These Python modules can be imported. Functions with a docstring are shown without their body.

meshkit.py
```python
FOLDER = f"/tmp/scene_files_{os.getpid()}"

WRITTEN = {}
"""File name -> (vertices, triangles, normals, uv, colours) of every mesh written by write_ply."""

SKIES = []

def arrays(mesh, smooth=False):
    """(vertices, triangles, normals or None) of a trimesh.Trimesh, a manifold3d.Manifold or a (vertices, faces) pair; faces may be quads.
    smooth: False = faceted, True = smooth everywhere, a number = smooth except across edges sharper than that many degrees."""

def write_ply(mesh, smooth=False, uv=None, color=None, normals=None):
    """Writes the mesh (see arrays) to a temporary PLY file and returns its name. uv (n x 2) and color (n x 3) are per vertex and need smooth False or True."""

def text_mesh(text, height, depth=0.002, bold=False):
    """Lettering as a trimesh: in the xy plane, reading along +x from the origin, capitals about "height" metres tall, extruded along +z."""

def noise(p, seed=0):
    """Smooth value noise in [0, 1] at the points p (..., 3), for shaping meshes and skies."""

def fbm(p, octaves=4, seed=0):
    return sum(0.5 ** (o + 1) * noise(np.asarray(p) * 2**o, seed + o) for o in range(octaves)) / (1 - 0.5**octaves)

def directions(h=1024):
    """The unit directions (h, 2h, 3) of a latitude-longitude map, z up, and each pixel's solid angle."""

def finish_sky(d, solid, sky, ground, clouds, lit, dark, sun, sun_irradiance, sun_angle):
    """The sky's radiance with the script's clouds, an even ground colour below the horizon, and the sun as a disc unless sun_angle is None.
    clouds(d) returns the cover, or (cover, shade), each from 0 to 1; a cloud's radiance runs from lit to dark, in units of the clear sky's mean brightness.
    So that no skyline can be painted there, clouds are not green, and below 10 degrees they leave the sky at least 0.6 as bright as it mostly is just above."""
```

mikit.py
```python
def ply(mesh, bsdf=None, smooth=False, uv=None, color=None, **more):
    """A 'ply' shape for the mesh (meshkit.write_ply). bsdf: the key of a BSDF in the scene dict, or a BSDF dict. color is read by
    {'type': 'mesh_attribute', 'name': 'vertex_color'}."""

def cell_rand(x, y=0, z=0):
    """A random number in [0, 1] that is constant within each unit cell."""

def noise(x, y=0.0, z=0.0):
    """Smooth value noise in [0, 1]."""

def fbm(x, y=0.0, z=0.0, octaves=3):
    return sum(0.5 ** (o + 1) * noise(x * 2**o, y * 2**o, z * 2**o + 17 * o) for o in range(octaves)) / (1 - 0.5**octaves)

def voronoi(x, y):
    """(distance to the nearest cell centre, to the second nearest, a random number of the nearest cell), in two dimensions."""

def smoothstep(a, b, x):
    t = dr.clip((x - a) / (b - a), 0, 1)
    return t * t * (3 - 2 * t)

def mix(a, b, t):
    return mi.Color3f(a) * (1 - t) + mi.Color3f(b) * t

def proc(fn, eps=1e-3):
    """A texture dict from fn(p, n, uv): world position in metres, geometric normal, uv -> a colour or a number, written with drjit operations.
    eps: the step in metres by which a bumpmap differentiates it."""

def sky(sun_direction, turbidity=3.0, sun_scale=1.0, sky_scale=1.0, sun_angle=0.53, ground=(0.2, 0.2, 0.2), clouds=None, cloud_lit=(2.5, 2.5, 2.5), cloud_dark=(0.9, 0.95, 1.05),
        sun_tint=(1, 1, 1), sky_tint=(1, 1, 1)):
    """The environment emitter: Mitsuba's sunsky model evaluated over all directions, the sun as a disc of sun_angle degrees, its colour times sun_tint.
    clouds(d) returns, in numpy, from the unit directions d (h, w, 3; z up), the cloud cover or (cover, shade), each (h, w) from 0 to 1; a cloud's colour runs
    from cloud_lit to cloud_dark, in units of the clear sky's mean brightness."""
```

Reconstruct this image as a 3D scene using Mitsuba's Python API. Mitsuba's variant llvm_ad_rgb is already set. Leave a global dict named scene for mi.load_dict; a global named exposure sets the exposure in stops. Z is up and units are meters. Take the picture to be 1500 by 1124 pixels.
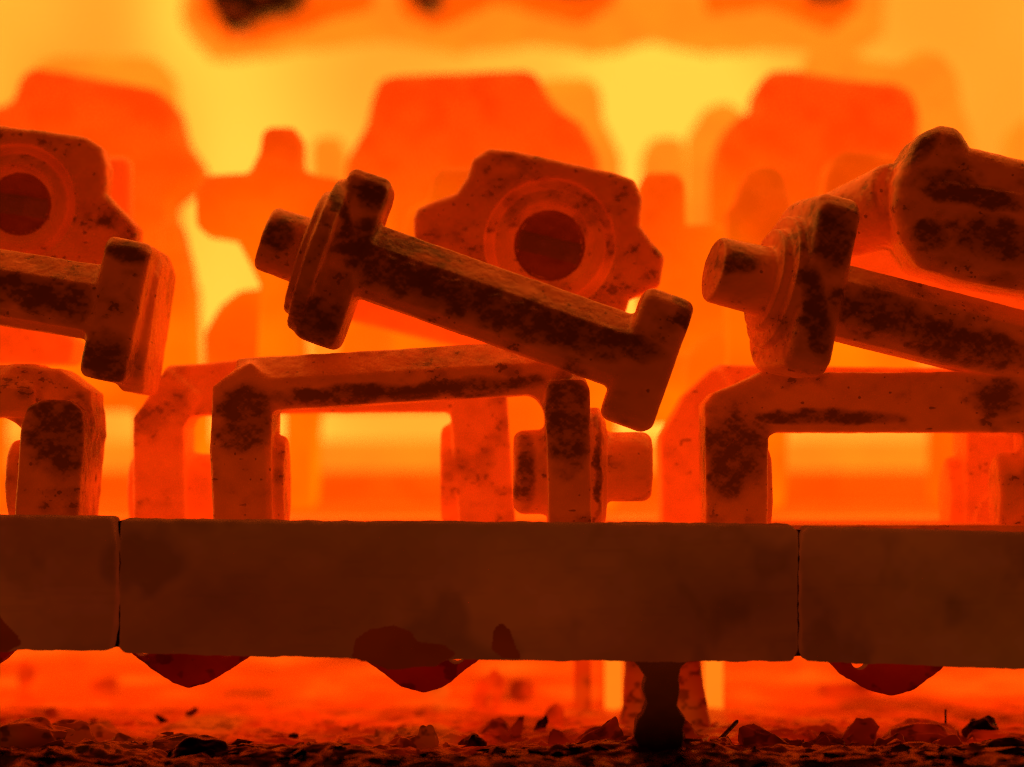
import math
import numpy as np, trimesh, shapely
import drjit as dr
import mitsuba as mi
import meshkit, mikit
from mikit import proc, noise, fbm, smoothstep, mix
from scipy.ndimage import map_coordinates

# ------------------------------------------------------------------ camera, light, exposure
DIST, EYE_PY, MPP = 2.0, 680.0, 0.0005      # eye to front plane (m), height of the eye as a photo row, metres per photo pixel there
W_PX, H_PX = 1500.0, 1124.0
T = mi.ScalarTransform4f
scene, labels = {}, {}
FOV = 2 * math.degrees(math.atan(W_PX * MPP / 2 / DIST))
scene['camera'] = {'type': 'thinlens', 'fov': FOV, 'fov_axis': 'x', 'aperture_radius': 0.021, 'focus_distance': DIST + 0.05,
                   'near_clip': 0.05, 'far_clip': 30.0,
                   'to_world': T().look_at(origin=[0, -DIST, 0], target=[0, 0, (EYE_PY - H_PX / 2) * MPP], up=[0, 0, 1])}
exposure = 0.0
WALL_GLOW = (1.75, 0.555, 0.045)            # radiance of the white-hot chamber behind the charge
DECK_PY, FLOOR_PY = 772.0, 1097.0
WALL_Y = 1.5


def scl(Y):
    return MPP * (DIST + Y) / DIST


def at(px, py, Y):
    s = scl(Y)
    return np.array([(px - 750) * s, Y, (EYE_PY - py) * s])


DECK_Z, FLOOR_Z = (EYE_PY - DECK_PY) * MPP, (EYE_PY - FLOOR_PY) * MPP

# ------------------------------------------------------------------ glow: what hot iron gives off, by how deep in the furnace it lies (the door side is cooler), with far haze painted in
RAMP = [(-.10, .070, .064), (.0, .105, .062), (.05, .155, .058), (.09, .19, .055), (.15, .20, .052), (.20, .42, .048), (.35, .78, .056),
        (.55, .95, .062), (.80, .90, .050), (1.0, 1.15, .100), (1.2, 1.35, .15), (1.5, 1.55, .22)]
# dark spots on the front castings, black scale with front-face shade painted in: photo px, py, half width, half height, slope in degrees
SCALE_SHADE_SPOTS = [(655, 428, 120, 26, 19), (800, 476, 100, 25, 19), (905, 502, 50, 17, 19), (562, 378, 46, 36, 19), (470, 474, 36, 36, 19), (548, 290, 20, 22, 0), (412, 345, 20, 20, 0),
               (1000, 470, 9, 60, -20), (500, 300, 8, 70, -20), (50, 428, 60, 22, 10), (112, 442, 22, 30, 10), (160, 530, 32, 30, 10), (188, 374, 28, 12, 10), 
               (354, 612, 40, 38, 0), (520, 578, 130, 11, -4), (690, 564, 90, 11, -4), (832, 615, 28, 62, 0), (96, 640, 42, 48, 0), (136, 690, 8, 60, 0), (1206, 352, 32, 40, 0),
               (1290, 462, 66, 27, 12), (1410, 502, 80, 24, 12), (1186, 455, 16, 60, -10), (1350, 214, 13, 30, 40), (1386, 272, 34, 20, 10), (1362, 346, 22, 17, 0), (1455, 352, 56, 26, 14),
               (1440, 290, 44, 13, 14), (1075, 662, 44, 52, 0), (1210, 612, 90, 9, 0), (1468, 580, 34, 22, 0), (650, 326, 30, 18, 0), (702, 332, 22, 22, 0), (925, 300, 20, 26, 0), (912, 372, 16, 24, 0),
               (138, 246, 12, 26, 0), (132, 304, 16, 15, 0), (770, 690, 12, 42, 0), (876, 690, 5, 60, 0), (600, 360, 60, 7, 19), (1080, 385, 24, 16, 0)]


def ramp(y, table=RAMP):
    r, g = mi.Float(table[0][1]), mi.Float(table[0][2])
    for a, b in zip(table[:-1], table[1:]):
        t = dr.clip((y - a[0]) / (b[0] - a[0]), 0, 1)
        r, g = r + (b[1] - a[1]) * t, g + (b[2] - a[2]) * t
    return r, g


def scale_mask(p):
    """Dull black forge scale: thick where it clings, with painted shade (SCALE_SHADE_SPOTS), elsewhere thin smudges, specks and pits."""
    big = fbm(p.x * 30 + 3, p.y * 30, p.z * 30 + 9, 3)
    mid_ = fbm(p.x * 95, p.y * 95, p.z * 95 + 5, 4)
    fine = fbm(p.x * 330 + 1, p.y * 330, p.z * 330 + 5, 3)
    cling = mi.Float(0)
    ms = scl(.04)
    wx, wz = p.x + (mid_ - .5) * .012, p.z + (big - .5) * .012
    for cx, cy, rx, ry, deg in SCALE_SHADE_SPOTS:
        ca, sa = math.cos(math.radians(deg)), math.sin(math.radians(deg))
        dx, dz = wx - (cx - 750) * ms, (EYE_PY - cy) * ms - wz
        u, v = (dx * ca + dz * sa) / (rx * ms), (dz * ca - dx * sa) / (ry * ms)
        cling = dr.maximum(cling, 1.15 - .42 * (u * u + v * v))
    cling = dr.maximum(cling, 0) * (1 - smoothstep(.10, .17, p.y))
    film = smoothstep(-.05, .95, cling + (mid_ - .5) * .9) * .66              # an even dark film with flakes on top of it
    flake = smoothstep(.44, .66, mid_ * .62 + fine * .38 + (cling - .62) * .22) * smoothstep(.0, .45, cling) * .33
    thick = film + flake
    smudge = smoothstep(.48, .72, big * .6 + mid_ * .4) * .5
    speck = smoothstep(.57, .66, mid_ * .55 + fine * .45) * smoothstep(.46, .60, big) * .8
    pit = smoothstep(.82, .90, noise(p.x * 260 + 7, p.y * 260, p.z * 260)) * smoothstep(.42, .54, mid_) * .7
    return dr.clip(dr.maximum(dr.maximum(thick * .95, smudge), dr.maximum(speck, pit)), 0, 1)


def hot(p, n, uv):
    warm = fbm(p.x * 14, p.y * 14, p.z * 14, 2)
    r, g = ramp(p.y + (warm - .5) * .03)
    heap = smoothstep(.24, .0, p.z) * smoothstep(-.06, .12, p.y)             # bounced light in the heap, painted as brighter glow lower and deeper
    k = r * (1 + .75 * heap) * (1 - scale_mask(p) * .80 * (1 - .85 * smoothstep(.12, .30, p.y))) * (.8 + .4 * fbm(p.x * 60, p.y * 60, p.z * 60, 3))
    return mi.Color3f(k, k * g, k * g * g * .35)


def hot_base(p, n, uv):
    m = scale_mask(p) * (1 - .75 * smoothstep(.12, .35, p.y))
    v = .8 + .4 * fbm(p.x * 90, p.y * 90, p.z * 90, 3)
    return mix((.50, .150, .045), (.06, .024, .014), m) * v


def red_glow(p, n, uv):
    low = smoothstep(.40, .12, p.z)  # lower parts painted brighter and yellower, standing in for haze
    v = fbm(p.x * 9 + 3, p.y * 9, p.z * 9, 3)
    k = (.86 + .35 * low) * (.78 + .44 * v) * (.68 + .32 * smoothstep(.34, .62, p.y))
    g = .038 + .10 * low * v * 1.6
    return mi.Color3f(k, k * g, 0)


def cast_bump(p, n, uv):
    return .0005 * fbm(p.x * 260, p.y * 260, p.z * 260, 3) + .0012 * fbm(p.x * 60, p.y * 60, p.z * 60, 2)


def rail_glow(p, n, uv):  # self-lit colour painted in for light missing on the rail front
    big = fbm(p.x * 7 + 2, p.y * 7, p.z * 10, 3)
    sm = fbm(p.x * 70, p.y * 70, p.z * 70, 3)
    stain = smoothstep(.50, .66, fbm(p.x * 22 + 8, p.y * 22, p.z * 14, 4))
    line = smoothstep(.60, .72, fbm(p.x * 30, p.y * 30, p.z * 160, 3))
    k = .092 * (.5 + big) * (.88 + .24 * sm) * (1 - .30 * stain) * (1 - .05 * line)
    g = .118 + .08 * (fbm(p.x * 5 + 9, p.y * 5, p.z * 6, 2) - .5)
    return mi.Color3f(k, k * g, k * .012)


def rail_base(p, n, uv):
    return mix((.26, .15, .09), (.12, .06, .04), smoothstep(.4, .65, fbm(p.x * 40, p.y * 40, p.z * 40, 4)))


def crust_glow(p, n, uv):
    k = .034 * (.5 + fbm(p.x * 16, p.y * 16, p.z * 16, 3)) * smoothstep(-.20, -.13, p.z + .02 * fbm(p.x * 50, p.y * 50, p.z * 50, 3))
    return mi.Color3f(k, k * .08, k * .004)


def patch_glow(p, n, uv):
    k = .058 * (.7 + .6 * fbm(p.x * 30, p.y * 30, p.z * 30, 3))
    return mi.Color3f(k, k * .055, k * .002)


def lug_glow(p, n, uv):
    k = .10 * (.45 + .9 * fbm(p.x * 28, p.y * 28, p.z * 28, 4)) * (1 - .5 * smoothstep(.56, .7, fbm(p.x * 90, p.y * 90, p.z * 90, 3)))
    return mi.Color3f(k, k * .004, 0)


def hole_shade_glow(p, n, uv):  # dull red painted in as the shade inside the holes
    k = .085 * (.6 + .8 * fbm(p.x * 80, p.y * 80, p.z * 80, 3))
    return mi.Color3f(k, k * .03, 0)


def sill_glow(p, n, uv):
    k = .95 * (.8 + .4 * fbm(p.x * 6, p.y * 6, p.z * 6, 3))
    return mi.Color3f(k, k * .075, 0)


SLAG = [(-.05, .0, .06), (.0, .003, .05), (.03, .030, .035), (.08, .12, .030), (.15, .24, .030), (.24, .50, .034), (.4, .78, .038), (.7, .92, .048), (1.1, 1.0, .058), (1.5, 1.05, .07)]


def slag_glow(p, n, uv):
    big = fbm(p.x * 11 + 4, p.y * 11, p.z * 20, 4)
    sm = fbm(p.x * 90, p.y * 90, p.z * 90, 3)
    patch = fbm(p.x * 16 + 30, p.y * 7, p.z * 10, 4)
    r, g = ramp(p.y + (big - .5) * .16, SLAG)
    k = r * (.55 + .9 * big) * (1 - .6 * smoothstep(.52, .66, sm) * (1 - .6 * smoothstep(.2, .5, p.y))) * (1 - .62 * smoothstep(.54, .68, patch))
    g = g * (.7 + 1.3 * smoothstep(.5, .25, patch))
    return mi.Color3f(k, k * g, k * g * g * .3)


def slag_base(p, n, uv):
    t = fbm(p.x * 60, p.y * 60, p.z * 60, 4)
    return mix((.009, .006, .005), (.13, .055, .03), smoothstep(.42, .68, t))


def wall_glow(p, n, uv):
    col = noise(p.x * 5.2 + 74.9, 0, 2.0)
    v = fbm(p.x * 3.2 + 74.9, p.y * 3, p.z * 2.6 + 4, 3)
    k = .72 + .38 * smoothstep(.25, .7, col * .6 + v * .4)
    g = .225 + .098 * smoothstep(.25, .68, v * .6 + col * .4)
    return mi.Color3f(k * 1.75, k * g * 1.75, k * g * g * .30 * 1.75)


def roof_glow(p, n, uv):  # glow of the unseen roof, raised to light the top bevels
    k = 2.1 * (.7 + .6 * fbm(p.x * 6, p.y * 6, p.z * 6, 3))
    return mi.Color3f(k, k * .22, k * .02)


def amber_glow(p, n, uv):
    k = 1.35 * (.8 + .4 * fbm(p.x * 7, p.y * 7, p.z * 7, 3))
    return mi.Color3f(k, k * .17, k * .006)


def halo_glow(p, n, uv):  # glow of the layers added as a halo round the roof slag
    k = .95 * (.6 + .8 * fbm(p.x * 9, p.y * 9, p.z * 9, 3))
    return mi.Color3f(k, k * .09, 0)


def add_bsdf(key, base, rough, spec=.35, bump=cast_bump, eps=6e-4):
    inner = {'type': 'principled', 'base_color': proc(base), 'roughness': rough, 'specular': spec}
    scene[key] = {'type': 'twosided', 'bsdf': {'type': 'bumpmap', 'arbitrary': proc(bump, eps), 'scale': 1.0, 'bsdf': inner}}


add_bsdf('mat_iron', hot_base, .45, .5)
add_bsdf('mat_rail', rail_base, .8, .2)
add_bsdf('mat_slag', slag_base, .28, .05)
scene['mat_brick'] = {'type': 'diffuse', 'reflectance': {'type': 'rgb', 'value': [.45, .2, .08]}}
# Mitsuba would ask a varying emission texture for its own sampling table, which a proc does not have; glowing surfaces are sampled evenly over their area instead.
GLOWING = (hot, red_glow, rail_glow, lug_glow, slag_glow, wall_glow, roof_glow, crust_glow, patch_glow, hole_shade_glow, sill_glow, amber_glow, halo_glow)
mikit._Procedural.is_spatially_varying = lambda self: self.fn not in GLOWING
for key, fn in dict(hot=hot, rail=rail_glow, red=red_glow, lug=lug_glow, slag=slag_glow, wall=wall_glow, roof=roof_glow, crust=crust_glow, patch=patch_glow, core=hole_shade_glow, sill=sill_glow, amber=amber_glow, ember=halo_glow).items():
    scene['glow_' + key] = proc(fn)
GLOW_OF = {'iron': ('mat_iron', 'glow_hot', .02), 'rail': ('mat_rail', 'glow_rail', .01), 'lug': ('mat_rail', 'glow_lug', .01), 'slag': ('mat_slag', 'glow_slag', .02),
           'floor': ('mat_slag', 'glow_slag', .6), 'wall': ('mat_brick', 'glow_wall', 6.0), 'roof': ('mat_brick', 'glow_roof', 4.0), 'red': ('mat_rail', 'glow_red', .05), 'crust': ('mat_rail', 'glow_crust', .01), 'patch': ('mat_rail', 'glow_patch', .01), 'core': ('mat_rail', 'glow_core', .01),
           'sill': ('mat_rail', 'glow_sill', .2), 'amber': ('mat_rail', 'glow_amber', .05), 'ember': ('mat_rail', 'glow_ember', .05), 'cold': ('mat_slag', None, 0)}


# ------------------------------------------------------------------ bookkeeping
def numbered(name, taken):
    if name not in taken:
        return name
    k = 1
    while f'{name}_{k:03d}' in taken:
        k += 1
    return f'{name}_{k:03d}'


def thing(name, label=None, cat=None, group=None, kind=None):
    key = numbered(name, labels)
    labels[key] = {k: v for k, v in (('label', label), ('category', cat), ('group', group), ('kind', kind)) if v}
    return key


def put(key, v, f, normals=None, look='iron', smooth=False):
    bsdf, glow, weight = GLOW_OF[look]
    path = meshkit.write_ply((v, f), smooth, normals=normals)
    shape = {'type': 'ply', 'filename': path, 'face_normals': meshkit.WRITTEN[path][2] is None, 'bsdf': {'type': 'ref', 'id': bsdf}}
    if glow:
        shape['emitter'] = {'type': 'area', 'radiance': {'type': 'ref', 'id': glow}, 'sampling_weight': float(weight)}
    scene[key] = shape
    return key


def part(root, name, *a, **k):
    key = numbered(root + '__' + name, scene)
    return put(key, *a, **k)


# ------------------------------------------------------------------ signed distance modelling: castings with real fillets
def sd_poly(x, y, poly):
    """Signed distance to a 2D polygon (n, 2)."""
    d = np.full(x.shape, 1e18)
    inside = np.zeros(x.shape, bool)
    n = len(poly)
    for i in range(n):
        ax, ay = poly[i]
        bx, by = poly[i - 1]
        ex, ey = bx - ax, by - ay
        wx, wy = x - ax, y - ay
        t = np.clip((wx * ex + wy * ey) / (ex * ex + ey * ey + 1e-12), 0, 1)
        d = np.minimum(d, (wx - ex * t) ** 2 + (wy - ey * t) ** 2)
        c = (ay > y) != (by > y)
        if ay != by:
            inside ^= c & (x < (bx - ax) * (y - ay) / (by - ay) + ax)
    d = np.sqrt(d)
    return np.where(inside, -d, d)


def inset(poly, r):
    g = shapely.Polygon(poly).buffer(-r, join_style='mitre')
    if g.geom_type != 'Polygon':
        g = max(g.geoms, key=lambda q: q.area)
    return np.array(g.exterior.coords)[:-1]


def capped(d2, dz, r):
    return np.hypot(np.maximum(d2, 0), np.maximum(dz, 0)) + np.minimum(np.maximum(d2, dz), 0) - r


# A primitive: (part name, function(x, y, z) in local pixels, bounds). x right, y depth, z DOWN the photo like pixel rows; local pixels are photo pixels at the thing's depth.
def slab(name, poly, b0, b1, r=8):
    """A front view outline, extruded in depth from b0 to b1, its edges rounded by r."""
    q, poly = inset(poly, r), np.array(poly, float)
    return name, lambda x, y, z: capped(sd_poly(x, z, q), np.abs(y - (b0 + b1) / 2) - ((b1 - b0) / 2 - r), r), \
        (poly[:, 0].min(), b0, poly[:, 1].min(), poly[:, 0].max(), b1, poly[:, 1].max())


def frame_of(p, q):
    p, q = np.array(p, float), np.array(q, float)
    if len(p) == 2:
        p, q = np.array([p[0], 0, p[1]]), np.array([q[0], 0, q[1]])
    u = q - p
    L = np.linalg.norm(u)
    u /= L
    v = np.cross(u, [0, 1, 0])             # up in the picture for an axis to the right
    v = v / np.linalg.norm(v) if np.linalg.norm(v) > 1e-6 else np.array([0, 0, -1.0])
    if v[2] > 0:
        v = -v
    w = np.cross(u, v)
    if w[1] < 0:
        w = -w
    return p, q, u, v, w, L


def bar(name, p, q, poly, r=6):
    """A prism from p to q; poly in (depth, up across the bar)."""
    p, q, u, v, w, L = frame_of(p, q)
    s = inset(poly, r)
    R = np.abs(np.array(poly)).max() * 1.42

    def f(x, y, z):
        x, y, z = x - p[0], y - p[1], z - p[2]
        t = x * u[0] + y * u[1] + z * u[2]
        return capped(sd_poly(x * w[0] + y * w[1] + z * w[2], x * v[0] + y * v[1] + z * v[2], s), np.abs(t - L / 2) - (L / 2 - r), r)
    lo, hi = np.minimum(p, q) - R, np.maximum(p, q) + R
    return name, f, (*lo, *hi)


def cyl(name, p, q, r0, r1=None, rnd=5):
    r1 = r0 if r1 is None else r1
    p, q, u, v, w, L = frame_of(p, q)
    R = max(r0, r1) + 2

    def f(x, y, z):
        x, y, z = x - p[0], y - p[1], z - p[2]
        t = x * u[0] + y * u[1] + z * u[2]
        rad = np.sqrt(np.maximum(x * x + y * y + z * z - t * t, 0))
        rr = r0 + (r1 - r0) * np.clip(t / L, 0, 1)
        return capped(rad - rr + rnd, np.abs(t - L / 2) - (L / 2 - rnd), rnd)
    lo, hi = np.minimum(p, q) - R, np.maximum(p, q) + R
    return name, f, (*lo, *hi)


def cut(prim, k=4):
    return (*prim, k)


def surface_nets(F):
    n = np.array(F.shape)
    S = F < 0
    cnt = np.zeros(n - 1, np.int8)
    for i, j, k in np.ndindex(2, 2, 2):
        cnt += S[i:n[0] - 1 + i, j:n[1] - 1 + j, k:n[2] - 1 + k]
    cells = np.argwhere((cnt > 0) & (cnt < 8))
    index = np.full(n - 1, -1, np.int64)
    index[tuple(cells.T)] = np.arange(len(cells))
    acc, num = np.zeros((len(cells), 3)), np.zeros(len(cells))
    corner = {c: F[tuple((cells + c).T)] for c in np.ndindex(2, 2, 2)}
    for a in range(3):
        for c in np.ndindex(2, 2, 2):
            if c[a]:
                continue
            d = list(c)
            d[a] = 1
            f0, f1 = corner[c], corner[tuple(d)]
            m = (f0 < 0) != (f1 < 0)
            t = np.where(m, f0 / np.where(m, f0 - f1, 1), 0)
            pos = np.array(c, float)[None] + t[:, None] * np.eye(3)[a]
            acc += pos * m[:, None]
            num += m
    V = cells + acc / num[:, None]
    quads = []
    for a in range(3):
        b, c = (a + 1) % 3, (a + 2) % 3
        s0, s1 = [slice(None)] * 3, [slice(None)] * 3
        s0[a], s1[a] = slice(0, -1), slice(1, None)
        ch = S[tuple(s0)] != S[tuple(s1)]
        e = np.argwhere(ch)
        e = e[(e[:, b] > 0) & (e[:, c] > 0) & (e[:, b] < n[b] - 1) & (e[:, c] < n[c] - 1)]
        neg = S[tuple(e.T)]
        B, C = np.eye(3, dtype=int)[b], np.eye(3, dtype=int)[c]
        q = np.stack([index[tuple((e - B - C).T)], index[tuple((e - C).T)], index[tuple(e.T)], index[tuple((e - B).T)]], 1)
        quads.append(np.where(neg[:, None], q, q[:, ::-1]))
    q = np.vstack(quads)
    return V, np.vstack([q[:, [0, 1, 2]], q[:, [0, 2, 3]]])


def cast(name, label, cat, group, Y, prims, vox=4.0, k=12, rough=1.1, turn=None, look='iron', looks=None, kind=None, seed=0):
    """One casting: primitives melted together with fillets (k), its skin roughened, then split into the parts that the primitives stand for.
    turn = (px, py, degrees): the whole thing swung about an upright axis through that point."""
    adds, cuts = [p for p in prims if len(p) == 3], [p for p in prims if len(p) == 4]
    bb = np.array([p[2] for p in adds])
    lo, hi = bb[:, :3].min(0) - 2.5 * vox, bb[:, 3:].max(0) + 2.5 * vox
    nb = np.ceil((hi - lo) / (4 * vox)).astype(int) + 1

    def field(x, y, z):
        d, ds, cs, solid = np.full(np.shape(x), 1e6), [], [], []
        for p in prims:                                                 # in the order given: later metal may fill an earlier hole
            e = p[1](x, y, z)
            if len(p) == 3:
                h = np.clip(.5 + .5 * (e - d) / k, 0, 1)
                d = d * h + e * (1 - h) - k * h * (1 - h)
                ds.append(e)
                solid.append(e)
            else:
                h = np.clip(.5 - .5 * (d + e) / p[3], 0, 1)
                d = d * (1 - h) - e * h + p[3] * h * (1 - h)
                cs.append((e, np.min(solid, 0)))
                ds = [np.maximum(q, -e) for q in ds]
        return d, ds, cs
    block = np.stack(np.meshgrid(*[lo[i] + (np.arange(nb[i]) * 4 + 1.5) * vox for i in range(3)], indexing='ij'), -1)
    coarse = field(block[..., 0], block[..., 1], block[..., 2])[0]
    F = coarse.repeat(4, 0).repeat(4, 1).repeat(4, 2)
    close = np.argwhere(np.abs(coarse) < 6.5 * vox)                    # only blocks near the skin are worked out finely
    cells = (close[:, None] * 4 + np.array(list(np.ndindex(4, 4, 4)))[None]).reshape(-1, 3)
    P = lo + cells * vox
    d = field(*P.T)[0]
    near = np.abs(d) < 4 * vox
    Q = P[near]
    d[near] += rough * 2 * (meshkit.fbm(Q / 26 + seed * 7.3 + 100, 3, seed) - .5) + rough * .9 * (meshkit.fbm(Q / 7.5 + 300, 2, seed + 9) - .5)
    F[tuple(cells.T)] = d
    V, faces = surface_nets(F)
    G = np.zeros_like(V)
    for i in range(3):
        e = np.eye(3)[i][:, None]
        G[:, i] = map_coordinates(F, V.T + e, order=1, mode='nearest') - map_coordinates(F, V.T - e, order=1, mode='nearest')
    G /= np.linalg.norm(G, axis=1, keepdims=True) + 1e-12
    V = V * vox + lo
    cen = V[faces].mean(1)
    _, ds, cs = field(*cen.T)
    names = [p[0] for p in adds] + [p[0] for p in cuts]
    own = np.argmin(np.array(ds), 0)
    for i, (c, inner) in enumerate(cs):
        own = np.where((np.abs(c) < 2.2) & (inner < -3) & (np.min(ds, 0) > -2), len(adds) + i, own)
    if turn:
        px, py, deg = turn
        ca, sa = math.cos(math.radians(deg)), math.sin(math.radians(deg))
        R = np.array([[ca, -sa, 0], [sa, ca, 0], [0, 0, 1]])
        V = (V - [px, 0, 0]) @ R.T + [px, 0, 0]
        G = G @ R.T
    s = scl(Y)
    world = np.stack([(V[:, 0] - 750) * s, Y + V[:, 1] * s, (EYE_PY - V[:, 2]) * s], 1)
    nrm = np.stack([G[:, 0], G[:, 1], -G[:, 2]], 1)
    faces = faces[:, ::-1]
    root = thing(name, label, cat, group, kind)
    kinds = list(dict.fromkeys(names))
    if len(kinds) == 1 and len(names) == 1:
        put(root, world, faces, nrm, look)
        return root
    for i, nm in enumerate(names):
        sel = faces[own == i]
        if len(sel) < 8:
            continue
        used, inv = np.unique(sel, return_inverse=True)
        part(root, nm, world[used], inv.reshape(-1, 3), nrm[used], (looks or {}).get(nm, look))
    return root


def box_mesh(lo, hi, chamfer=0.0):
    lo, hi = np.array(lo, float), np.array(hi, float)
    if not chamfer:
        return trimesh.creation.box(bounds=[lo, hi])
    pts = []
    for c in np.ndindex(2, 2, 2):
        p = np.where(c, hi, lo)
        for a in range(3):
            q = p + np.where(c, -1, 1) * chamfer
            q[a] = p[a]
            pts.append(q)
    return trimesh.convex.convex_hull(np.array(pts))


def grid(x0, x1, nx, y0, y1, ny, z, ys=None):
    xs = np.linspace(x0, x1, nx)
    ys = np.linspace(y0, y1, ny) if ys is None else ys
    X, Yg = np.meshgrid(xs, ys)
    v = np.stack([X.ravel(), Yg.ravel(), z(X, Yg).ravel()], 1)
    i = (np.arange(len(ys) - 1)[:, None] * nx + np.arange(nx - 1)).ravel()
    return v, np.vstack([np.stack([i, i + 1, i + nx + 1], 1), np.stack([i, i + nx + 1, i + nx], 1)])


# ------------------------------------------------------------------ the furnace: hearth floor, chamber walls, roof
def floor_z(x, y):
    p = np.stack([x * 9, y * 9, x * 0], -1)
    rough = np.clip(1 - (y - .05) / .7, .25, 1)
    front = np.exp(-((y + .02) / .10) ** 2)
    a = meshkit.fbm(p * 1.3 + 50, 4, 3) - .5
    b = 1 - 2 * np.abs(meshkit.fbm(p * 3.1 + 20, 4, 5) - .5)
    c = meshkit.fbm(p * 9 + 90, 3, 7) - .5
    return FLOOR_Z - .006 + rough * (.024 * a + .010 * (b - .8) + .004 * c) + .004 * front


ys = np.concatenate([np.linspace(-.35, .12, 190), np.linspace(.124, .5, 90), np.linspace(.51, WALL_Y + .02, 40)])
v, f = grid(-1.0, 1.0, 560, 0, 0, 0, floor_z, ys)
put(thing('hearth_floor', 'furnace hearth of black slag crust at the front and glowing orange scale behind', kind='structure'), v, f, None, 'floor', True)

back = box_mesh((-1.1, WALL_Y, -.3), (1.1, WALL_Y + .1, .95))
put(thing('furnace_wall', 'glowing yellow rear wall of the furnace', kind='structure'), back.vertices, back.faces, None, 'wall')
for sx in (-1, 1):
    m = box_mesh(sorted([sx * 1.0, sx * 1.1])[:1] + [.45, -.3], sorted([sx * 1.0, sx * 1.1])[1:] + [WALL_Y - .002, .95])
    put(thing('furnace_wall', 'glowing side wall of the furnace', kind='structure'), m.vertices, m.faces, None, 'wall')
rf = box_mesh((-1.0, .06, .74), (1.0, WALL_Y - .002, .82))
put(thing('furnace_roof', 'unseen roof of the furnace, its glow added to light the castings', kind='structure'), rf.vertices, rf.faces, None, 'roof')


def rearz(px, py, Y):
    return at(px, py, Y)


# rear sill: the low orange ledge seen through the frames
lo, hi = at(-400, 760, 1.22), at(1900, 690, 1.22)
sill = box_mesh((-.99, 1.22, FLOOR_Z), (.99, 1.40, hi[2]), .006)
put(thing('rear_sill', 'low glowing orange ledge across the back of the furnace', 'ledge'), sill.vertices, sill.faces, None, 'sill')

ledge = box_mesh((-.99, 1.405, FLOOR_Z), (.99, 1.46, at(0, 645, 1.405)[2]), .006)
put(thing('rear_ledge', 'amber step rising behind the low orange ledge at the back', 'ledge'), ledge.vertices, ledge.faces, None, 'amber')

# ------------------------------------------------------------------ front rail in three lengths, with lugs and a foot
RAIL_B = (-40, 40)


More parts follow.
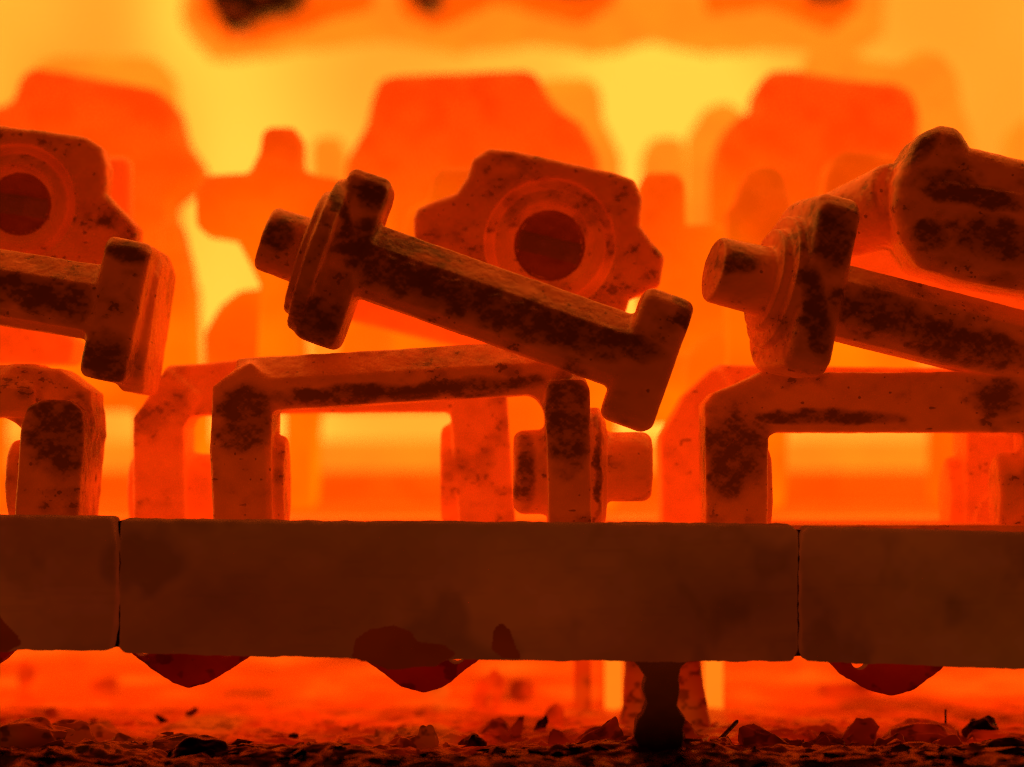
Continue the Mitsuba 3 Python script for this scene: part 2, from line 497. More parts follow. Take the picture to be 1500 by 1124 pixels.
def rail(poly, label, extra=(), seed=0):
    return cast('furnace_rail', label, 'rail', 'rail sections along the furnace front', 0.0,
                [slab('bar', poly, *RAIL_B, 7), *extra], vox=2.8, k=6, rough=2.6, look='rail', looks={'lug': 'lug', 'foot': 'crust', 'slag_patch': 'patch', 'gap_block': 'cold'}, seed=seed)


def lug(poly, holes=()):
    return slab('lug', poly, 46, 86, 6)


rail([(-90, 754), (172, 756), (174, 800), (175, 905), (168, 950), (-90, 948)],
     'left end section of the dull brown rail, cut off by the photo edge', [slab('lug', [(-60, 940), (28, 944), (-10, 976), (-60, 985)], 46, 86, 6), slab('slag_patch', [(-40, 880), (2, 890), (14, 908), (32, 926), (40, 940), (16, 950), (-40, 950)], -42, -20, 2)], 1)
rail([(182, 760), (500, 764), (770, 765), (1100, 768), (1158, 769), (1165, 778), (1164, 950), (1156, 966), (860, 965), (560, 962), (188, 954), (181, 945)],
     'long middle section of the dull brown rail, standing on a dark foot',
     [slab('gap_block', [(1150, 776), (1182, 776), (1182, 962), (1150, 962)], 12, 36, 3), slab('gap_block', [(165, 764), (192, 764), (192, 948), (165, 948)], 12, 36, 3),  # dark blocks added behind the joints to keep light out of the gaps
      slab('foot', [(925, 930), (1012, 930), (1010, 962), (996, 974), (991, 990), (993, 1012), (989, 1030), (995, 1040), (1002, 1050), (997, 1062), (1000, 1080), (990, 1104), (942, 1104), (934, 1090), (928, 1074), (930, 1056), (941, 1040), (945, 1026), (940, 1006), (944, 990), (932, 972), (926, 962)], -30, 30, 4),
      slab('lug', [(176, 940), (376, 944), (368, 960), (300, 1004), (272, 1011), (248, 1005), (188, 962)], 46, 86, 6),
      slab('lug', [(522, 945), (712, 950), (700, 970), (648, 1010), (618, 1018), (586, 1010), (534, 972)], 46, 86, 6),
      cut(cyl('hole', (204, 40, 951), (204, 92, 951), 12, rnd=2), 3), cut(cyl('hole', (330, 40, 953), (330, 92, 953), 10, rnd=2), 3), cut(cyl('hole', (668, 40, 962), (668, 92, 962), 12, rnd=2), 3),
      slab('slag_patch', [(520, 958), (524, 935), (545, 920), (578, 914), (602, 922), (612, 938), (650, 942), (668, 955), (640, 972), (570, 978)], -42, -20, 2),
      slab('slag_patch', [(722, 946), (724, 920), (734, 911), (746, 920), (754, 944), (764, 962), (735, 958)], -42, -20, 2)], 2)
rail([(1171, 779), (1180, 771), (1330, 775), (1590, 783), (1590, 978), (1440, 976), (1300, 970), (1178, 967), (1170, 956)],
     'right end section of the dull brown rail, ending at the right photo edge',
     [slab('lug', [(1200, 950), (1398, 962), (1385, 985), (1345, 1012), (1310, 1024), (1275, 1014), (1235, 990)], 46, 86, 6),
      cut(cyl('hole', (1264, 40, 972), (1264, 92, 972), 12, rnd=2), 3)], 3)

# tray of runners behind the rail, on which the castings stand
tray = thing('furnace_tray', 'glowing tray of iron runners behind the front rail', 'tray')
y = .046
while y < 1.1:
    m = box_mesh((-.82, y, DECK_Z - .035), (.82, y + .10, DECK_Z), .004)
    part(tray, 'runner', m.vertices, m.faces, None, 'iron' if y < .4 else 'sill')
    y += .118
for px, lk in ((852, 'slag'), (898, 'amber'), (1044, 'amber')):  # amber pair: glowing bars added as bright yellow gaps, not real legs
    s = at(px, 0, .40)[0]
    m = box_mesh((s - .007, .39, FLOOR_Z - .02), (s + .008, .42, DECK_Z - .03), .002)
    part(tray, 'leg', m.vertices, m.faces, None, lk)

cast('tray_foot', 'glowing tapered foot standing behind the dark foot of the rail', 'foot', None, .20, [slab('foot', [(918, 900), (1024, 900), (1026, 985), (1034, 1030), (1042, 1080), (900, 1080), (912, 1030)], -30, 30, 10)], vox=4, look='slag', seed=4, rough=3)

# ------------------------------------------------------------------ front castings
G_FRAME, G_YOKE = 'U shaped bracket castings standing behind the rail', 'iron yoke castings heaped on the brackets'


def octo(h, d, top=22, bot=12):
    """Bar section (depth, up): h half height, d half depth, bevelled front edges."""
    return [(-d, -h + bot), (-d + bot, -h), (d, -h), (d, h), (-d + top, h), (-d, h - top)]


def plate(b0, b1, v, c=10, d=40):
    """End plate outline (depth, up): front corners cut by c, rear ones by d."""
    t = np.radians(np.linspace(0, 90, 7))
    rear = [(b1 - d + d * math.sin(a), -v + d - d * math.cos(a)) for a in t] + [(b1 - d + d * math.cos(a), v - d + d * math.sin(a)) for a in t]
    return [*rear, (b0 + c, v), (b0, v - c), (b0, -v + c), (b0 + c, -v)]


# left bracket
cast('bracket_casting', 'dark U bracket at the left photo edge, its orange side facing right', 'casting', G_FRAME, .085, [
    bar('crossbar', (-140, 573), (60, 574), octo(38, 62, 36, 10), 6),
    slab('corner', [(20, 612), (20, 536), (92, 541), (138, 575), (140, 640), (50, 640)], -40, 100, 9),
    slab('leg', [(48, 625), (58, 598), (78, 588), (118, 588), (136, 604), (140, 640), (128, 785), (38, 785)], -105, 105, 10),
    cyl('boss', (14, 20, 708), (60, 20, 708), 64, rnd=12)], vox=2.8, seed=11)

# middle bracket with the stub on its right leg
cast('bracket_casting', 'central U bracket with a tilted top bar and a round stub on its right leg', 'casting', G_FRAME, .085, [
    bar('crossbar', (350, 566), (835, 536), octo(39, 62, 34, 12), 6),
    slab('leg', [(316, 600), (317, 568), (343, 548), (372, 531), (404, 560), (402, 640), (405, 785), (322, 785), (314, 650)], -62, 105, 9),
    slab('pad', [(319, 653), (394, 653), (396, 785), (324, 785)], -68, 0, 4),
    slab('leg', [(797, 575), (803, 561), (853, 559), (861, 572), (864, 785), (803, 785)], -100, 95, 8),
    slab('corner', [(775, 570), (775, 508), (800, 512), (856, 558), (858, 600), (800, 600)], -50, 60, 8),
    cyl('boss', (398, 40, 712), (418, 40, 712), 74, rnd=8),
    cyl('boss', (752, 30, 692), (810, 30, 692), 62, rnd=16),
    cyl('flange', (855, 30, 690), (888, 30, 690), 90, 78, rnd=9), cyl('flange', (870, 30, 690), (880, 30, 690), 93, rnd=4),
    cyl('stub', (880, 30, 684), (956, 30, 684), 51, rnd=15)], vox=2.8, seed=12)

# right bracket
cast('bracket_casting', 'wide dark U bracket at the right, its flat top bar running out of the photo', 'casting', G_FRAME, .085, [
    slab('crossbar', [(1080, 570), (1112, 548), (1560, 546), (1570, 640), (1480, 634), (1100, 634), (1090, 620)], -55, 60, 7),
    slab('leg', [(1031, 785), (1029, 592), (1042, 577), (1112, 549), (1140, 600), (1121, 640), (1119, 785)], -55, 95, 8),
    slab('leg', [(1500, 785), (1500, 600), (1540, 548), (1585, 580), (1588, 785)], -55, 95, 8),
    cyl('boss', (1112, 40, 722), (1130, 40, 722), 66, rnd=8),
    cyl('boss', (1462, 40, 727), (1510, 40, 727), 64, rnd=14)], vox=2.8, seed=13)

# central tilted yoke
U, Vv = np.array([.943, .334]), np.array([.334, -.943])
uv = lambda u, v: tuple(u * U + v * Vv)   # noqa: E731
cast('yoke_casting', 'tilted dark yoke with a stub at its left end, lying across the central bracket', 'casting', G_YOKE, .028, [
    bar('bar', uv(600, -180), uv(1060, -180), octo(55, 46, 34, 16), 5),
    bar('end_plate', uv(569, -190), uv(634, -190), plate(-54, 120, 130, 14), 13),
    cyl('ring', uv(556, -196), uv(580, -196), 116, rnd=5), cyl('ring', uv(543, -197), uv(575, -197), 94, rnd=5),
    cyl('stub', uv(480, -198), uv(560, -198), 48, 50, rnd=9),
    *[bar('marking', uv(u, -168 - 3 * (i % 3)), uv(u + 2 + 3 * (i % 2), -192 + 4 * (i % 4)), [(-49.5, -2.2 - i % 2), (-40, -2.2 - i % 2), (-40, 2.2 + i % 2), (-49.5, 2.2 + i % 2)], 1) for i, u in enumerate((664, 672, 690, 700, 748, 760, 771, 784, 822, 833, 846, 858, 870, 888))],
    bar('end_plate', uv(1031, -181), uv(1108, -181), plate(-52, 110, 101, 16), 15)], vox=2.8, k=11, seed=14)

# left yoke
U2 = np.array([.980, .199])
c2 = np.array([175, 456])
cast('yoke_casting', 'dark yoke at the left edge ending in a plate with an orange right side', 'casting', G_YOKE, .045, [
    bar('bar', (-130, 399), (180, 450), octo(55, 46, 32, 20), 5),
    bar('rib', (-130, 436), (150, 485), [(-50, -4), (-30, -4), (-30, 4), (-50, 4)], 1.5),
    bar('end_plate', tuple(c2 - 34 * U2), tuple(c2 + 34 * U2), plate(-54, 200, 104, 14, 26), 13),
    bar('rear_flange', tuple(c2 + 10 * U2 + [-3, 14]), tuple(c2 + 47 * U2 + [-3, 12]), plate(20, 225, 100, 26, 30), 10)], vox=2.8, k=12, seed=15)

# right yoke, swung a little so that its left end faces the camera
U4, V4 = np.array([.976, .217]), np.array([.217, -.976])
c4 = np.array([1185, 420])
w4 = lambda u, v=0: tuple(c4 + u * U4 + v * V4)   # noqa: E731
c3 = lambda u, v, b: (w4(u, v)[0], b, w4(u, v)[1])   # noqa: E731
cast('yoke_casting', 'dark yoke at the right with a stub and ringed orange face at its left end', 'casting', G_YOKE, .03, [
    bar('bar', w4(0, -10), w4(440, -10), octo(54, 46, 30, 20), 5),
    bar('end_plate', w4(-26, 2), w4(40, 2), plate(-58, 158, 133, 20, 88), 17),
    cyl('ring', c3(-39, 2, 50), c3(-12, 2, 50), 100, rnd=2), cyl('ring', c3(-53, 2, 50), c3(-12, 2, 50), 77, rnd=2),
    cyl('stub', c3(-134, -2, 48), c3(-26, -2, 48), 49, 52, rnd=6),
    bar('end_plate', w4(410, -14), w4(480, -14), plate(-58, 150, 110, 12, 55), 14)], vox=2.4, k=4, rough=.8, turn=(1185, 420, 15), seed=16)

# big casting, top right
cast('large_casting', 'big pitted casting at the upper right with a hump on its rounded end', 'casting', None, .07, [
    slab('body', [(1314, 245), (1336, 205), (1366, 190), (1398, 194), (1413, 222), (1560, 258), (1640, 280), (1640, 460), (1500, 432), (1400, 414), (1335, 394), (1310, 355), (1300, 310), (1303, 270)], -80, 110, 26),
    bar('rib', (1368, -81, 278), (1640, -81, 322), [(-4, -3), (4, -3), (4, 3), (-4, 3)], 1.2),
    bar('rib', (1360, -81, 318), (1640, -81, 372), [(-4, -3), (4, -3), (4, 3), (-4, 3)], 1.2),
    cyl('stub', (1190, 160, 338), (1325, 30, 292), 46, 62, rnd=8)], vox=2.8, k=12, rough=1.7, seed=17)

# plates with a hole facing the camera
def holed(label, Y, poly, hc, hr, rr, tilt, seed):
    hx, hy = hc
    tx, ty = math.cos(math.radians(tilt)), math.sin(math.radians(tilt))
    cast('yoke_casting', label, 'casting', G_YOKE, Y, [
        slab('face_plate', poly, -36, 44, 12),
        cut(cyl('recess', (hx, -60, hy), (hx, -12, hy), rr, rr - 4, rnd=2), 3),
        cyl('collar', (hx, -26, hy), (hx, 10, hy), rr * .83, rnd=4),
        cut(cyl('dish', (hx, -50, hy), (hx, -6, hy), rr * .74, rr * .56, rnd=3), 4),
        cut(cyl('bore', (hx, -80, hy), (hx, 34, hy), hr, rnd=3), 7),
        cyl('core', (hx, 9, hy), (hx, 46, hy), hr + 4, rnd=3),  # plug added so the hole reads dark, its shade painted in
        slab('dark_band', [(hx - hr * .98, hy - hr * ty - 12), (hx + hr * .98, hy + hr * ty - 12), (hx + hr * .98, hy + hr * ty + 14), (hx - hr * .98, hy - hr * ty + 14)], 2, 30, 2),
        slab('bar', [(hx - 60, hy - 50), (hx + 60, hy - 50), (hx + 60, hy + 55), (hx - 60, hy + 55)], 20, 300, 10),
        slab('rear_plate', [(hx - 120, hy - 105), (hx + 120, hy - 105), (hx + 120, hy + 110), (hx - 120, hy + 110)], 290, 350, 14)],
        vox=2.8, k=8, seed=seed, looks={'core': 'core', 'dark_band': 'patch', 'bore': 'core'})


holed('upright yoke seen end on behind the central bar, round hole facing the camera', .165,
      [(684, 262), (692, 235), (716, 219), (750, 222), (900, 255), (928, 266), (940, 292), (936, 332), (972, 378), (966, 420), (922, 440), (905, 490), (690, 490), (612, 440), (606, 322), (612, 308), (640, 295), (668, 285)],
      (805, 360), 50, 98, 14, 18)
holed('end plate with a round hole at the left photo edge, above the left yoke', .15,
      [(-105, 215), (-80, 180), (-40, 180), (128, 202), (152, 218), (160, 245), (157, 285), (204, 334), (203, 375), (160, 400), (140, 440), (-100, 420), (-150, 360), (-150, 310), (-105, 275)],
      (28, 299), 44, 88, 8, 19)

# ------------------------------------------------------------------ second row: brackets and bars, redder
cast('bracket_casting', 'glowing orange U bracket standing just behind the central bracket', 'casting', G_FRAME, .20, [
    slab('crossbar', [(240, 600), (252, 538), (300, 534), (400, 524), (700, 514), (730, 560), (660, 604), (400, 606), (290, 610)], -50, 50, 7),
    slab('leg', [(204, 790), (202, 612), (214, 598), (250, 540), (300, 580), (276, 628), (281, 790)], -60, 80, 9),
    slab('leg', [(676, 790), (660, 600), (680, 530), (712, 520), (742, 575), (757, 790)], -60, 80, 9),
    cyl('boss', (190, 20, 720), (215, 20, 720), 52, rnd=10), cyl('boss', (270, 30, 722), (318, 30, 722), 58, rnd=14),
    cyl('boss', (646, 20, 695), (700, 20, 695), 72, rnd=10)], vox=3.4, seed=21)
cast('bracket_casting', 'glowing orange U bracket half hidden behind the wide right bracket', 'casting', G_FRAME, .21, [
    slab('crossbar', [(1030, 600), (1048, 536), (1480, 542), (1500, 600), (1490, 622), (1046, 622)], -50, 50, 7),
    slab('leg', [(968, 790), (965, 640), (1000, 580), (1046, 537), (1080, 590), (1034, 632), (1037, 790)], -60, 80, 9),
    slab('leg', [(1404, 790), (1408, 590), (1440, 545), (1490, 560), (1508, 600), (1508, 790)], -60, 80, 9),
    slab('pad', [(1425, 640), (1500, 640), (1500, 700), (1432, 702)], -66, -40, 4),
    cyl('boss', (1386, 20, 735), (1420, 20, 735), 66, rnd=10), cyl('face_boss', (1462, -76, 762), (1462, -40, 762), 46, rnd=6)], vox=3.4, seed=22)


def mid(label, Y, polys, vox=6, depth=60, r=12, name='casting_block', group='castings heaped deeper in the furnace', seed=30, extra=(), rough=1.2, look=None):
    pr = [slab(nm, p, -depth, depth, r) for nm, p in polys]
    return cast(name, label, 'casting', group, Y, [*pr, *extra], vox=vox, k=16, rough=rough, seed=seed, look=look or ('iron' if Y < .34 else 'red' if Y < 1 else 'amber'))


mid('orange bar glimpsed under the central yoke bar', .32, [('bar', [(510, 440), (540, 432), (790, 492), (790, 560), (720, 520), (512, 470)]), ('nub', [(530, 430), (560, 430), (556, 456), (545, 463), (534, 456)])], seed=31, r=6)
mid('bright orange bar under the big pitted casting', .30, [('bar', [(1225, 350), (1265, 352), (1330, 378), (1560, 432), (1560, 520), (1225, 440)])], seed=32, r=8)
mid('orange bar glowing below the left yoke', .28, [('bar', [(-80, 455), (-80, 535), (110, 535), (120, 500), (60, 470)])], seed=33, r=8)
mid('blurred casting with a short upright post, left of the tilted yoke', .52,
    [('body', [(292, 330), (291, 280), (306, 261), (368, 258), (384, 235), (470, 262), (505, 268), (510, 345), (455, 352), (440, 420), (440, 560), (380, 560), (385, 420), (350, 352), (300, 344)]),
     ('post', [(383, 262), (386, 202), (396, 191), (432, 191), (443, 203), (444, 270)])], seed=34)
mid('blurred rounded casting under the one with the post', .6, [('body', [(306, 600), (304, 490), (328, 450), (356, 428), (395, 424), (440, 400), (452, 600)])], seed=35)
mid('blurred upright post right of the holed yoke', .50, [('post', [(935, 420), (935, 270), (945, 257), (990, 257), (1000, 270), (1003, 330), (1003, 620), (940, 620)])], seed=36)
mid('blurred post with a banded round head behind the ringed yoke', .36,
    [('head', [(1083, 340), (1083, 275), (1090, 257), (1106, 249), (1128, 249), (1142, 258), (1148, 276), (1148, 340)]), ('band', [(1085, 288), (1145, 290), (1147, 328), (1082, 326)]), ('post', [(1064, 600), (1063, 312), (1076, 299), (1149, 300), (1149, 600)])], seed=37, r=6)
mid('blurred low block between two posts', .50, [('block', [(986, 600), (984, 345), (994, 333), (1055, 332), (1064, 345), (1064, 600)])], seed=38)
mid('blurred round-topped block left of the holed yoke', .36, [('block', [(592, 340), (600, 310), (628, 298), (633, 265), (648, 250), (700, 250), (720, 340), (700, 450), (600, 420)])], seed=39)
mid('blurred dark-topped block behind the big pitted casting', .42, [('block', [(1203, 330), (1204, 262), (1212, 238), (1232, 225), (1300, 232), (1330, 250), (1330, 420), (1210, 420)])], seed=40)

mid('blurred leaning bar at the left of the yellow gap', .66, [('bar', [(236, 560), (240, 330), (262, 318), (282, 400), (290, 560)])], seed=44)
mid('blurred round end of a casting low right of the central bracket', .44, [('body', [(1004, 620), (1000, 540), (1018, 500), (1050, 488), (1080, 500), (1092, 620)])], extra=[cyl('stub', (950, 0, 545), (1010, 0, 545), 30, rnd=8)], seed=45)
mid('blurred stub of a casting just left of the large trapezium', .68, [('block', [(500, 600), (500, 282), (512, 268), (560, 266), (574, 282), (574, 600)])], seed=46)

# ------------------------------------------------------------------ far rows
G_FAR = 'large castings at the back of the heap'
mid('large blurred red-orange casting in the centre, shaped like a trapezium', .80,
    [('plate', [(508, 330), (512, 245), (540, 195), (548, 158), (560, 128), (582, 121), (766, 113), (786, 120), (805, 155), (820, 172), (850, 190), (874, 238), (880, 330), (880, 560), (508, 560)])], 7, 100, 16, 'large_casting', G_FAR, 41)
mid('large blurred red-orange casting behind the left holed plate', .80,
    [('plate', [(-60, 560), (-50, 200), (0, 172), (32, 158), (44, 122), (62, 110), (110, 117), (235, 140), (258, 155), (268, 200), (298, 245), (296, 262), (252, 300), (262, 370), (284, 420), (288, 560)])], 7, 100, 16, 'large_casting', G_FAR, 42)
mid('large blurred red-orange casting at the right, behind the ringed yoke', .80,
    [('plate', [(1040, 560), (1046, 235), (1058, 198), (1078, 180), (1102, 168), (1105, 132), (1120, 115), (1150, 113), (1240, 128), (1300, 132), (1325, 145), (1335, 172), (1335, 560)])], 7, 100, 16, 'large_casting', G_FAR, 43)
G_BACK = 'pale orange castings against the rear wall'
for lab, p in (('pale orange casting showing past the right of the central trapezium', [(740, 600), (740, 150), (800, 122), (860, 120), (878, 135), (882, 180), (908, 235), (912, 600)]),
               ('pale orange casting rising behind the left red-orange one', [(20, 600), (30, 240), (45, 130), (62, 95), (92, 88), (226, 88), (250, 105), (258, 160), (262, 600)]),
               ('pale orange casting with two humps behind the right red-orange one', [(1145, 600), (1160, 130), (1185, 78), (1222, 66), (1262, 92), (1310, 100), (1340, 80), (1374, 86), (1395, 112), (1405, 170), (1418, 205), (1425, 600)]),
               ('pale round-topped casting left of the right red-orange one', [(1000, 600), (1008, 200), (1028, 166), (1058, 155), (1086, 168), (1096, 600)]),
               ('low pale square casting near the centre right', [(938, 600), (942, 222), (956, 207), (1000, 207), (1000, 600)]),
               ('low pale square casting between the post and the trapezium', [(458, 560), (460, 214), (470, 205), (506, 205), (508, 560)]),
               ('pale casting at the right edge above the big pitted one', [(1474, 600), (1480, 195), (1498, 176), (1570, 176), (1570, 600)])):
    mid(lab, 1.08, [('block', p)], 8, 70, 14, 'far_casting', G_BACK, 50)
for lab, x0, x1, xa, xb in (('far bracket carrying the central trapezium', 425, 900, 470, 680), ('far bracket carrying the right red-orange casting', 1020, 1400, 1165, 1372), ('far bracket carrying the left red-orange casting', -60, 300, 0, 210)):
    mid(lab, .80, [('crossbar', [(x0, 600), (x0, 555), (x1, 555), (x1, 600)]), ('leg', [(x0, 590), (xa - 18, 590), (xa - 24, 740), (xa - 45, 745), (x0, 745)] if xa - x0 > 60 else [(x0, 590), (xa - 4, 590), (xa - 8, 745), (x0, 745)]),
                    ('leg', [(xb, 590), (x1, 590), (x1, 745), (xb, 745)])], 7, 100, 10, 'far_bracket', 'far brackets under the large castings', 60)
mid('far glowing shelf carrying the pale castings', 1.08, [('shelf', [(-300, 560), (1800, 560), (1800, 602), (-300, 602)]), *[('post', [(x, 595), (x + 40, 595), (x + 40, 742), (x, 742)]) for x in (-280, 680, 1380, 1740)]], 10, 75, 8, 'furnace_shelf', None, 61)

# ------------------------------------------------------------------ slag hanging from the furnace roof, glowing layers added behind as its halo
for lab, Y, look, p in (('long amber layer added as haze along the top of the furnace', 1.40, 'amber', [(255, -120), (270, 40), (310, 84), (420, 74), (520, 58), (600, 60), (660, 72), (720, 66), (800, 62), (880, 74), (960, 58), (1060, 72), (1150, 64), (1240, 84), (1290, 50), (1315, -120)]),
                        ('red layer added as the halo round the wide black lump at the top left', 1.22, 'ember', [(272, -130), (290, 28), (326, 58), (380, 56), (440, 36), (500, 18), (545, 8), (560, -130)]),
                        ('red halo layer added at the top centre', 1.22, 'ember', [(560, -130), (590, 18), (632, 38), (668, 24), (720, 2), (780, 10), (850, 26), (900, 6), (930, -130)]),
                        ('red halo layer added at the top right', 1.22, 'ember', [(1010, -130), (1040, 14), (1080, 12), (1130, 4), (1170, 22), (1222, 40), (1256, 14), (1275, -130)]),
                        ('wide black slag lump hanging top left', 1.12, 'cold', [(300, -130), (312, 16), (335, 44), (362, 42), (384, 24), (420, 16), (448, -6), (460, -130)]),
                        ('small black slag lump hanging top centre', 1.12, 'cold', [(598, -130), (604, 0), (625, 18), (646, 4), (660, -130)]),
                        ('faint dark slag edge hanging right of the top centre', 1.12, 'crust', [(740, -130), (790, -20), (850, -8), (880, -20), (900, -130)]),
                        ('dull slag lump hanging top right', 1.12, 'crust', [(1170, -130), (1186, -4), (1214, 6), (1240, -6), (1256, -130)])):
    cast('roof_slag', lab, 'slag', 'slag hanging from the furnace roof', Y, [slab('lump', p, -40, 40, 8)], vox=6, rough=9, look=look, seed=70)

# ------------------------------------------------------------------ slag lumps and rubble on the hearth
rng = np.random.default_rng(5)


def rock(px, py_top, w, h, Y, seed, lean=0, depth=None, sharp=.5, lump=.42):
    """An angular lump resting on the hearth, w wide with its top at row py_top."""
    r = np.random.default_rng(seed)
    p = r.normal(size=(16 if sharp > .4 else 40, 3))
    p /= np.linalg.norm(p, axis=1, keepdims=True)
    p *= r.uniform(.82, 1.0, (len(p), 1))
    m = trimesh.convex.convex_hull(p)
    for _ in range(3):
        m = m.subdivide()
    v = np.array(m.vertices)
    v += (m.vertex_normals * ((meshkit.fbm(v * 2.1 + seed, 4, seed) - .5) * lump)[:, None])
    if sharp < .4:
        m = trimesh.Trimesh(v, m.faces)
        trimesh.smoothing.filter_taubin(m, iterations=12)
        v = np.array(m.vertices)
    s = scl(Y)
    dims = np.array([w * s / 2, (depth or w * .8) * s / 2, h * s / 2])
    lo, hi = v.min(0), v.max(0)
    v = (2 * (v - lo) / (hi - lo) - 1) * dims
    v[:, 0] += lean * (v[:, 2] + dims[2])
    top = at(px, py_top, Y)
    v += [top[0], Y, top[2] - dims[2]]
    return v, np.array(m.faces)


ROCKS = [  # label, px, py top, width, height, depth Y, look, lean
    ('broad dark red slag heap at the far left', 28, 1052, 130, 60, .06, 'slag', 0), ('rounded red-brown slag lump beside the left heap', 105, 1055, 72, 50, .10, 'slag', 0),
    ('smooth brown slag dome low on the left', 92, 1082, 84, 40, .03, 'slag', 0), ('faint rounded slag lump right of the left heap', 152, 1058, 66, 50, .15, 'slag', 0),
    ('low slag lump at the end of the left rubble', 186, 1074, 60, 40, .11, 'slag', 0), ('small black lump in the bottom left corner', 14, 1096, 60, 40, .0, 'cold', 0),
    ('flat black crust ridge below the first dark lug', 310, 1078, 130, 42, .03, 'cold', 0), ('tiny crest of slag left of the black ridge', 212, 1086, 40, 30, .06, 'slag', 0),
    ('pale brown two-humped slag lump below the middle lug', 590, 1076, 62, 32, .06, 'slag', 0), ('taller pale brown slag knob right beside it', 625, 1062, 30, 42, .065, 'slag', 0),
    ('ragged dark slag crest at the centre', 720, 1052, 50, 40, .16, 'slag', .1), ('small dark tilted cinder standing behind the rubble', 774, 1046, 18, 24, .19, 'cold', .5),
    ('pointed dark cinder beside the ragged crest', 748, 1048, 18, 34, .17, 'slag', .2), ('flat dark cinder low at the centre', 694, 1074, 38, 24, .10, 'cold', 0),
    ('brown peaked slag lump left of the rail foot', 878, 1050, 66, 54, .08, 'slag', 0), ('black domed crust in front of the peaked lump', 812, 1092, 96, 44, -.02, 'cold', 0),
    ('small pointed lump before the peaked slag', 824, 1068, 36, 34, .12, 'slag', 0),
    ('leaning slag lump just right of the rail foot', 1014, 1050, 46, 52, .10, 'slag', -.3), ('tilted angular slab of slag', 1146, 1062, 66, 46, .05, 'slag', -.5),
    ('black pyramid shaped lump', 1106, 1092, 54, 34, .0, 'cold', 0), ('rough brown slag cube right of the tilted slab', 1204, 1072, 68, 40, .06, 'slag', 0),
    ('pointed slag lump with a dark tip', 1258, 1052, 48, 44, .12, 'slag', 0), ('broad red-brown slag mound at the right', 1350, 1056, 130, 56, .12, 'slag', 0),
    ('flat dark slab lying on the right mound', 1428, 1048, 46, 16, .14, 'cold', .2), ('long low slag mound at the right photo edge', 1460, 1060, 120, 50, .14, 'slag', 0),
    ('dark lump in front of the right mound', 1395, 1076, 60, 40, .05, 'slag', 0), ('dark lump near the bottom right corner', 1460, 1080, 80, 40, .03, 'cold', 0),
    ('low lump between the cube and the mound', 1300, 1074, 60, 40, .07, 'slag', 0), ('half buried lump right of the rail foot', 1060, 1080, 60, 30, .05, 'slag', 0),
    ('low flat slag behind the cube', 1195, 1060, 70, 40, .16, 'slag', 0),
]
for i, (lab, px, py, w, h, Y, look, lean) in enumerate(ROCKS):
    soft = any(q in lab for q in ('round', 'dome', 'smooth', 'mound', 'heap', 'low', 'pale'))
    v, f = rock(px, py - 2, w * 1.22, h + 34, Y, 100 + i, lean, sharp=.2 if soft else .5, lump=.7 if soft else .5)
    put(thing('slag_lump', lab, 'slag', 'slag lumps along the front of the hearth'), v, f, None, look, True if soft else 42)
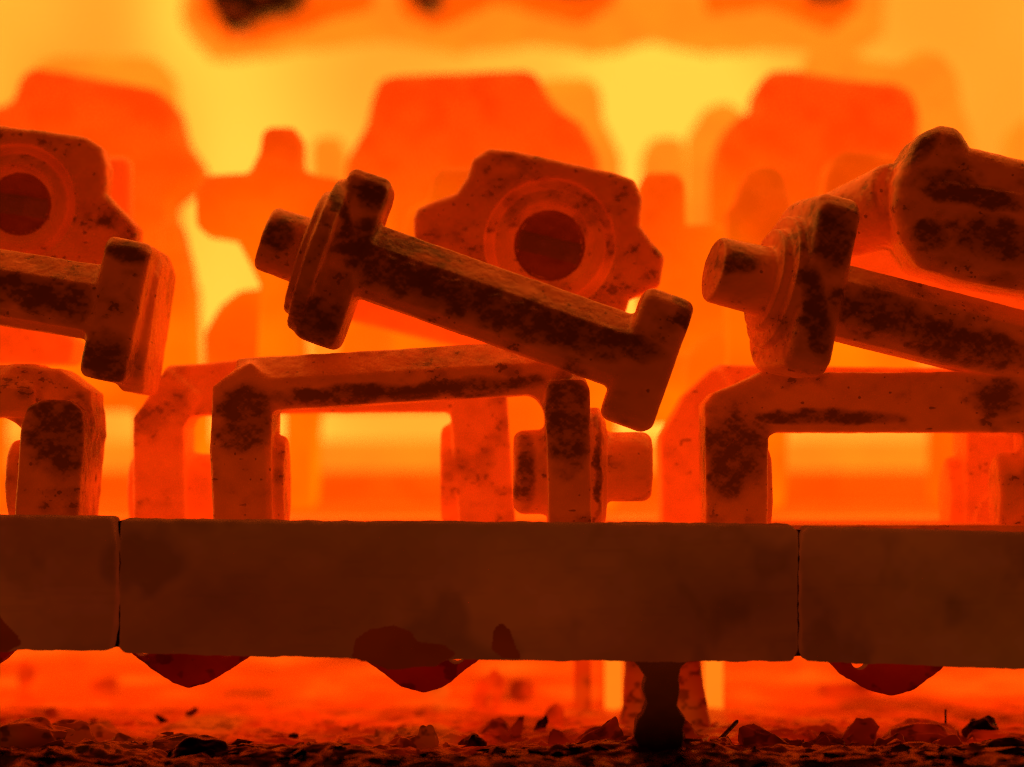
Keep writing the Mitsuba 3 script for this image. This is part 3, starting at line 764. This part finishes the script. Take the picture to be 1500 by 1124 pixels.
for lab, px, py, w, h, Y, lean in (('left one of two dark seed shaped cinders on the glowing floor', 243, 1046, 16, 14, .26, -.6), ('right one of two dark seed shaped cinders on the glowing floor', 277, 1048, 18, 14, .26, .8),
                                   ('dark round cinder on the glowing floor left of the middle lug', 431, 1070, 16, 12, .16, 0), ('faint round cinder on the glowing floor at the left', 76, 1042, 22, 14, .30, 0),
                                   ('faint dark cinder high on the left glowing floor', 150, 994, 46, 22, .62, .3), ('tall faint cinder at the left edge of the glowing floor', 35, 992, 30, 46, .60, .2),
                                   ('blurred cinder peak below the middle lug', 640, 1020, 40, 40, .45, 0), ('blurred upright cinder, first of the pair at the centre', 702, 1014, 26, 46, .42, .1),
                                   ('blurred upright cinder, second of the pair at the centre', 727, 1006, 26, 54, .42, 0), ('blurred square cinder right of the upright pair', 764, 1004, 38, 36, .5, 0),
                                   ('blurred dark cinder low beside the square one', 812, 1040, 30, 30, .3, 0), ('blurred dark smear of cinders under the right lug', 1240, 1014, 90, 20, .55, 0),
                                   ('small dark cinder on the right glowing floor', 1335, 1050, 9, 12, .24, 0), ('small blurred cinder high on the right glowing floor', 1165, 974, 30, 12, .85, 0)):
    v, f = rock(px, py, w, h, Y, 300 + int(px))
    z = floor_z(np.array([v[:, 0].mean()]), np.array([Y]))[0]
    v[:, 0] += lean * (v[:, 2] - v[:, 2].min())
    v[:, 2] += z - v[:, 2].min() - .001
    put(thing('cinder', lab, 'cinder', 'cinders lying on the glowing floor'), v, f, None, 'cold' if Y < .3 else 'slag', 42)
# a thin rod sticking out of the rubble and a short spike
for lab, p, q, r in (('thin dark rod leaning out of the rubble right of the rail foot', at(1046, 1090, .06), at(1078, 1056, .09), .0016), ('tiny upright spike on the right mound', at(1383, 1062, .14), at(1383, 1038, .14), .0008)):
    m = trimesh.creation.cylinder(r, segment=[p, q], sections=10).subdivide().subdivide()
    v = np.array(m.vertices)
    v += (meshkit.noise(v * 400) - .5)[:, None] * r * .8
    put(thing('iron_rod', lab, 'rod'), v, np.array(m.faces), None, 'cold', 40)
# loose rubble nobody could count
vs, fs, n0 = [], [], 0
unit = [trimesh.convex.convex_hull(np.random.default_rng(s).normal(size=(14, 3))) for s in range(8)]
for i in range(800):
    Y = -.16 + .42 * rng.random() ** 1.2
    x = rng.uniform(-.55, .55)
    m = unit[i % 8]
    size = rng.uniform(.0012, .0048) * (1.3 if rng.random() < .1 else 1)
    v = np.array(m.vertices) * size * rng.uniform(.6, 1.4, 3) * [1, 1, .38]
    a = rng.uniform(0, 6.28)
    v = v @ np.array([[math.cos(a), -math.sin(a), 0], [math.sin(a), math.cos(a), 0], [0, 0, 1]])
    vs.append(v + [x, Y, floor_z(np.array([x]), np.array([Y]))[0] + size * .3])
    fs.append(np.array(m.faces) + n0)
    n0 += len(v)
put(thing('slag_rubble', 'loose crumbs of slag and scale strewn over the hearth front', 'rubble', kind='stuff'), np.vstack(vs), np.vstack(fs), None, 'slag')
